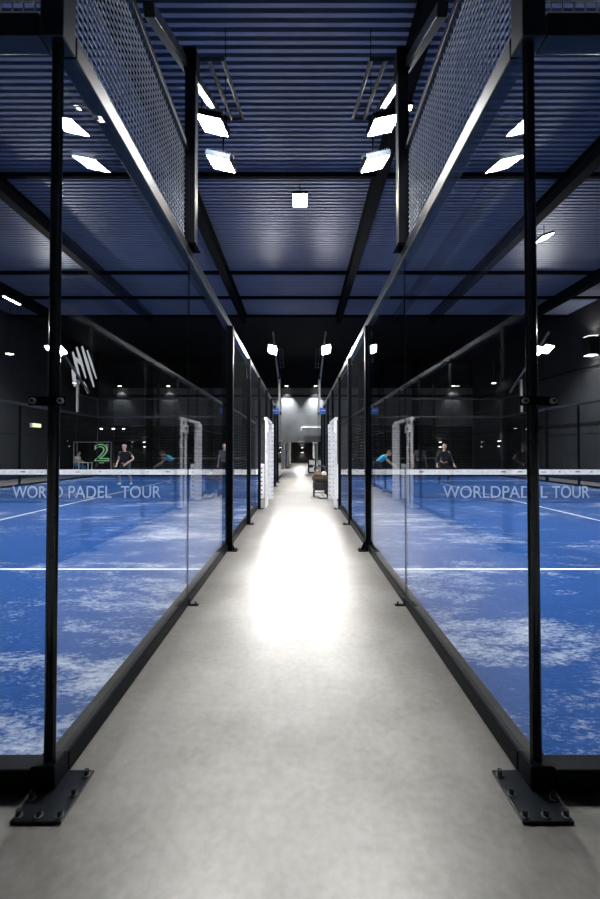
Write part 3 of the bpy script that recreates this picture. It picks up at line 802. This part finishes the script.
def person(loc, J, label, shirt, bottoms, hair, long_legs=False, shoe='cloth_w', face=(0, -1, 0), sleeve=.55):
    """J: joints in local space, metres; facing -Y unless told otherwise"""
    O = Vector(loc)
    J = {k: Vector(v) for k, v in J.items()}
    p = thing('person', loc, label, 'person')
    V, E, R = [], [], []
    def add(pt, r, par=None):
        V.append(O+Vector(pt)); R.append(r)
        if par is not None: E.append((par, len(V)-1))
        return len(V)-1
    pel = add(J['pelvis'], .125)
    wa = add(J['pelvis'].lerp(J['chest'], .5), .115, pel)
    ch = add(J['chest'], .135, wa)
    nb = add(J['neck'], .06, ch)
    hd = add(J['neck'].lerp(J['head'], .55), .052, nb)
    for sd in 'LR':
        a = add(J['sh'+sd], .062, ch); ua = add(J['sh'+sd].lerp(J['el'+sd], .5), .05, a)
        b = add(J['el'+sd], .042, ua); c = add(J['wr'+sd], .029, b)
        dr = (J['wr'+sd]-J['el'+sd]).normalized(); sidev = dr.cross(Vector(face)).normalized() if dr.cross(Vector(face)).length > .1 else Vector((1, 0, 0))
        pm = add(J['wr'+sd]+dr*.07, .03, c)
        for k in range(4):
            off = sidev*(k-1.5)*.02; ln = (.07, .082, .076, .06)[k]
            f1 = add(J['wr'+sd]+dr*(.09+ln*.5)+off, .0095, pm)
            add(J['wr'+sd]+dr*(.09+ln*.85)+off+Vector(face)*.02, .008, f1)
        th = add(J['wr'+sd]+dr*.07+sidev*.045, .011, c); add(J['wr'+sd]+dr*.115+sidev*.058, .0095, th)
        h_ = add(J['hip'+sd], .092, pel); tm = add(J['hip'+sd].lerp(J['kn'+sd], .45), .078, h_)
        k_ = add(J['kn'+sd], .055, tm); cm = add(J['kn'+sd].lerp(J['an'+sd], .35), .055, k_)
        an = add(J['an'+sd], .036, cm); add(J['to'+sd], .032, an)
    me = skin_mesh(V, E, R)
    q = MB(); q.add_mesh(me)
    f = Vector(face).normalized(); up = (J['head']-J['neck']).normalized()
    up = (up*.6+Vector((0, 0, 1))*.4).normalized(); rt = f.cross(up).normalized(); f = up.cross(rt)
    B = Matrix((rt, f, up)).transposed()
    hc = O+J['head']
    def hp(x, y, z): return hc + B @ Vector((x, y, z))
    q.ball(hp(0, 0, .01), .076, .092, .112, 18, 12, B); q.ball(hp(0, .03, -.06), .055, .06, .055, 14, 9, B)
    q.ball(hp(0, .095, -.012), .013, .018, .024, 10, 7, B); q.ball(hp(0, .082, -.055), .024, .01, .008, 10, 6, B, 2)
    for sx in (-1, 1):
        q.ball(hp(sx*.03, .08, .016), .011, .008, .008, 8, 6, B, 1); q.ball(hp(sx*.078, -.005, 0), .012, .02, .032, 8, 6, B)
    q.build('body', [M['skin'], M['eye'], M['brown']], p, smooth=True)
    q = MB(); q.ball(hp(0, -.018, .035), .084, .095, .098, 18, 12, B); q.build('hair', M[hair], p, smooth=True)
    # shirt
    V, E, R = [], [], []
    a0 = add(J['pelvis']+Vector((0, 0, .02)), .138); a1 = add(J['pelvis'].lerp(J['chest'], .5), .13, a0); a2 = add(J['chest'], .15, a1); add(J['chest'].lerp(J['neck'], .8), .075, a2)
    for sd in 'LR':
        b0 = add(J['sh'+sd], .094, a2)
        b1 = add(J['sh'+sd].lerp(J['el'+sd], min(1, sleeve)), .062 if sleeve < 1 else .054, b0)
        if sleeve > 1: add(J['el'+sd].lerp(J['wr'+sd], .9), .042, b1)
    MB().add_mesh(skin_mesh(V, E, R)).build('shirt', M[shirt], p, smooth=True)
    V, E, R = [], [], []
    a0 = add(J['pelvis'], .143)
    for sd in 'LR':
        b0 = add(J['hip'+sd], .108, a0); b1 = add(J['hip'+sd].lerp(J['kn'+sd], .75), .09, b0)
        if long_legs:
            b2 = add(J['kn'+sd], .07, b1); add(J['kn'+sd].lerp(J['an'+sd], .92), .055, b2)
    MB().add_mesh(skin_mesh(V, E, R)).build('trousers' if long_legs else 'shorts', M[bottoms], p, smooth=True)
    for sd in 'LR':
        V, E, R = [], [], []
        d = (J['to'+sd]-J['an'+sd]); d.z = 0; d = d.normalized(); an = Vector((J['an'+sd].x, J['an'+sd].y, .05))
        a0 = add(an-d*.05+Vector((0, 0, -.008)), .042); a1 = add(an+d*.06, .048, a0); add(an+d*.17+Vector((0, 0, -.012)), .034, a1)
        MB().add_mesh(skin_mesh(V, E, R)).build('shoe', M[shoe], p, smooth=True)
    return p

def racket(h0, d, label, mat='yellow'):
    h0 = Vector(h0); d = Vector(d).normalized(); nrm = d.orthogonal().normalized()
    t = thing('padel_racket', h0, label, 'racket')
    MB().tube(h0-d*.05, h0+d*.13, .017, 12).build('grip', M['rubber'], t)
    u = d.cross(nrm); R = Matrix((u, d, nrm)).transposed()
    q = MB(); q.ball(h0+d*.27, .125, .14, .02, 22, 8, R); q.build('blade', M[mat], t, smooth=True)

def stand(w=.19, leg=0., crouch=0.):
    return dict(pelvis=(0, 0, .92-crouch), chest=(0, -.03-crouch*.5, 1.27-crouch), neck=(0, -.05-crouch*.6, 1.46-crouch), head=(0, -.08-crouch*.7, 1.62-crouch),
        shL=(-w, -.03-crouch*.5, 1.38-crouch), shR=(w, -.03-crouch*.5, 1.38-crouch), hipL=(-.1, 0, .88-crouch), hipR=(.1, 0, .88-crouch),
        knL=(-.14-leg, -.05-crouch*.8, .48-crouch*.4), knR=(.14+leg, -.05-crouch*.8, .48-crouch*.4), anL=(-.16-leg, .02, .075), anR=(.16+leg, .02, .075),
        toL=(-.18-leg, -.12, .04), toR=(.18+leg, -.12, .04),
        elL=(-.28, 0, 1.1-crouch), elR=(.28, 0, 1.1-crouch), wrL=(-.26, -.2, .95-crouch), wrR=(.26, -.2, .95-crouch))

# man in black by the far left, racket low on his right
J = stand(leg=.07, crouch=.1); J.update(elL=(-.27, -.04, 1.02), wrL=(-.25, -.24, .84), elR=(.34, -.02, 1.06), wrR=(.15, -.24, .86))
person((-7.1, 16.3, .018), J, 'player in black t-shirt and shorts holding a racket at the back of the left court', 'cloth_k', 'cloth_n', 'hair_l')
racket((-7.1-.25, 16.3-.32, .018+.78), (-.12, -.1, -1), 'pale yellow racket held low by the player in black')
# person in grey beside the left fence
J = stand(leg=.0, crouch=.05); J.update(elL=(-.25, .0, 1.06), wrL=(-.27, -.06, .8), elR=(.26, .05, 1.08), wrR=(.26, -.02, .82))
person((-3.27, 17.4, .018), J, 'person in a grey t-shirt standing on the left court beside the fence post', 'cloth_g', 'cloth_n', 'hair')
# bent player in cyan
J = dict(pelvis=(-.1, .05, .86), chest=(.14, -.02, 1.07), neck=(.28, -.04, 1.18), head=(.4, -.06, 1.27),
         shL=(.16, -.19, 1.13), shR=(.2, .15, 1.15), hipL=(-.08, -.06, .82), hipR=(-.1, .14, .82), knL=(.08, -.12, .45), knR=(-.06, .2, .46),
         anL=(-.02, -.12, .075), anR=(-.2, .22, .075), toL=(.14, -.14, .04), toR=(-.04, .22, .04),
         elL=(.34, -.22, .9), wrL=(.57, -.2, .76), elR=(.42, .1, .93), wrR=(.62, .02, .8))
person((3.35, 16.9, .018), J, 'player in a cyan t-shirt bending forward on the right court', 'cloth_c', 'cloth_n', 'hair_b', face=(.85, -.3, -.35))
racket((3.35+.70, 16.9-.18, .018+.72), (1, .1, -.25), 'dark racket held out by the bending player in cyan', 'cloth_n')
# player in black, ready stance
J = stand(leg=.03, crouch=.08); J.update(elL=(-.3, -.05, 1.03), wrL=(-.33, -.2, .82), elR=(.32, -.05, 1.03), wrR=(.38, -.18, .82))
person((6.05, 16.9, .018), J, 'player in a black tracksuit in a ready stance at the back of the right court', 'cloth_k', 'cloth_k', 'hair_l', True, 'cloth_k', sleeve=1.2)
# seated person at a small white table behind the left court
sx_, sy_ = -12.75, 23.0
t = thing('side_table', (sx_+.42, sy_-.05, 0), 'small white table in front of the number panel', 'table')
MB().box((sx_+.15, sy_-.3, .70), (sx_+.75, sy_+.2, .735)).build('table_top', M['wood'], t, bevel=.006)
for dx, dy in ((.19, -.26), (.71, -.26), (.19, .16), (.71, .16)): MB().box((sx_+dx-.02, sy_+dy-.02, 0), (sx_+dx+.02, sy_+dy+.02, .7)).build('leg', M['wood'], t)
t = thing('stool', (sx_-.08, sy_, 0), 'dark stool under the seated person in white', 'stool')
MB().tube((sx_-.08, sy_, .40), (sx_-.08, sy_, .44), .17, 20).build('seat', M['cloth_k'], t)
for k in range(4):
    a = PI/4+k*PI/2; MB().tube((sx_-.08+.1*math.cos(a), sy_+.1*math.sin(a), .40), (sx_-.08+.17*math.cos(a), sy_+.17*math.sin(a), 0), .014, 8).build('leg', M['steel'], t)
J = dict(pelvis=(-.08, 0, .575), chest=(-.04, 0, .90), neck=(0, 0, 1.08), head=(.03, 0, 1.24), shL=(-.03, -.18, 1.0), shR=(-.03, .18, 1.0),
         hipL=(-.05, -.1, .55), hipR=(-.05, .1, .55), knL=(.34, -.12, .5), knR=(.34, .12, .5), anL=(.3, -.12, .075), anR=(.3, .12, .075), toL=(.44, -.12, .04), toR=(.44, .12, .04),
         elL=(.02, -.24, .84), wrL=(.2, -.14, .79), elR=(.02, .24, .84), wrR=(.2, .12, .79))
person((sx_, sy_, 0), J, 'seated person in a white shirt and blue jeans before the number panel', 'cloth_w', 'denim', 'hair', True, 'cloth_k', face=(1, 0, 0))

# ------------------------------------------------------------------ world, render look
w = bpy.data.worlds.new('hall'); S.world = w; w.use_nodes = True
w.node_tree.nodes['Background'].inputs[0].default_value = (.01, .014, .025, 1); w.node_tree.nodes['Background'].inputs[1].default_value = .2
S.view_settings.view_transform = 'Standard'; S.view_settings.look = 'None'; S.view_settings.exposure = -.2; S.view_settings.gamma = 1.
S.view_settings.use_curve_mapping = False
S.cycles.transparent_max_bounces = 40
S.cycles.max_bounces = 10
for o in list(bpy.data.objects):
    pass
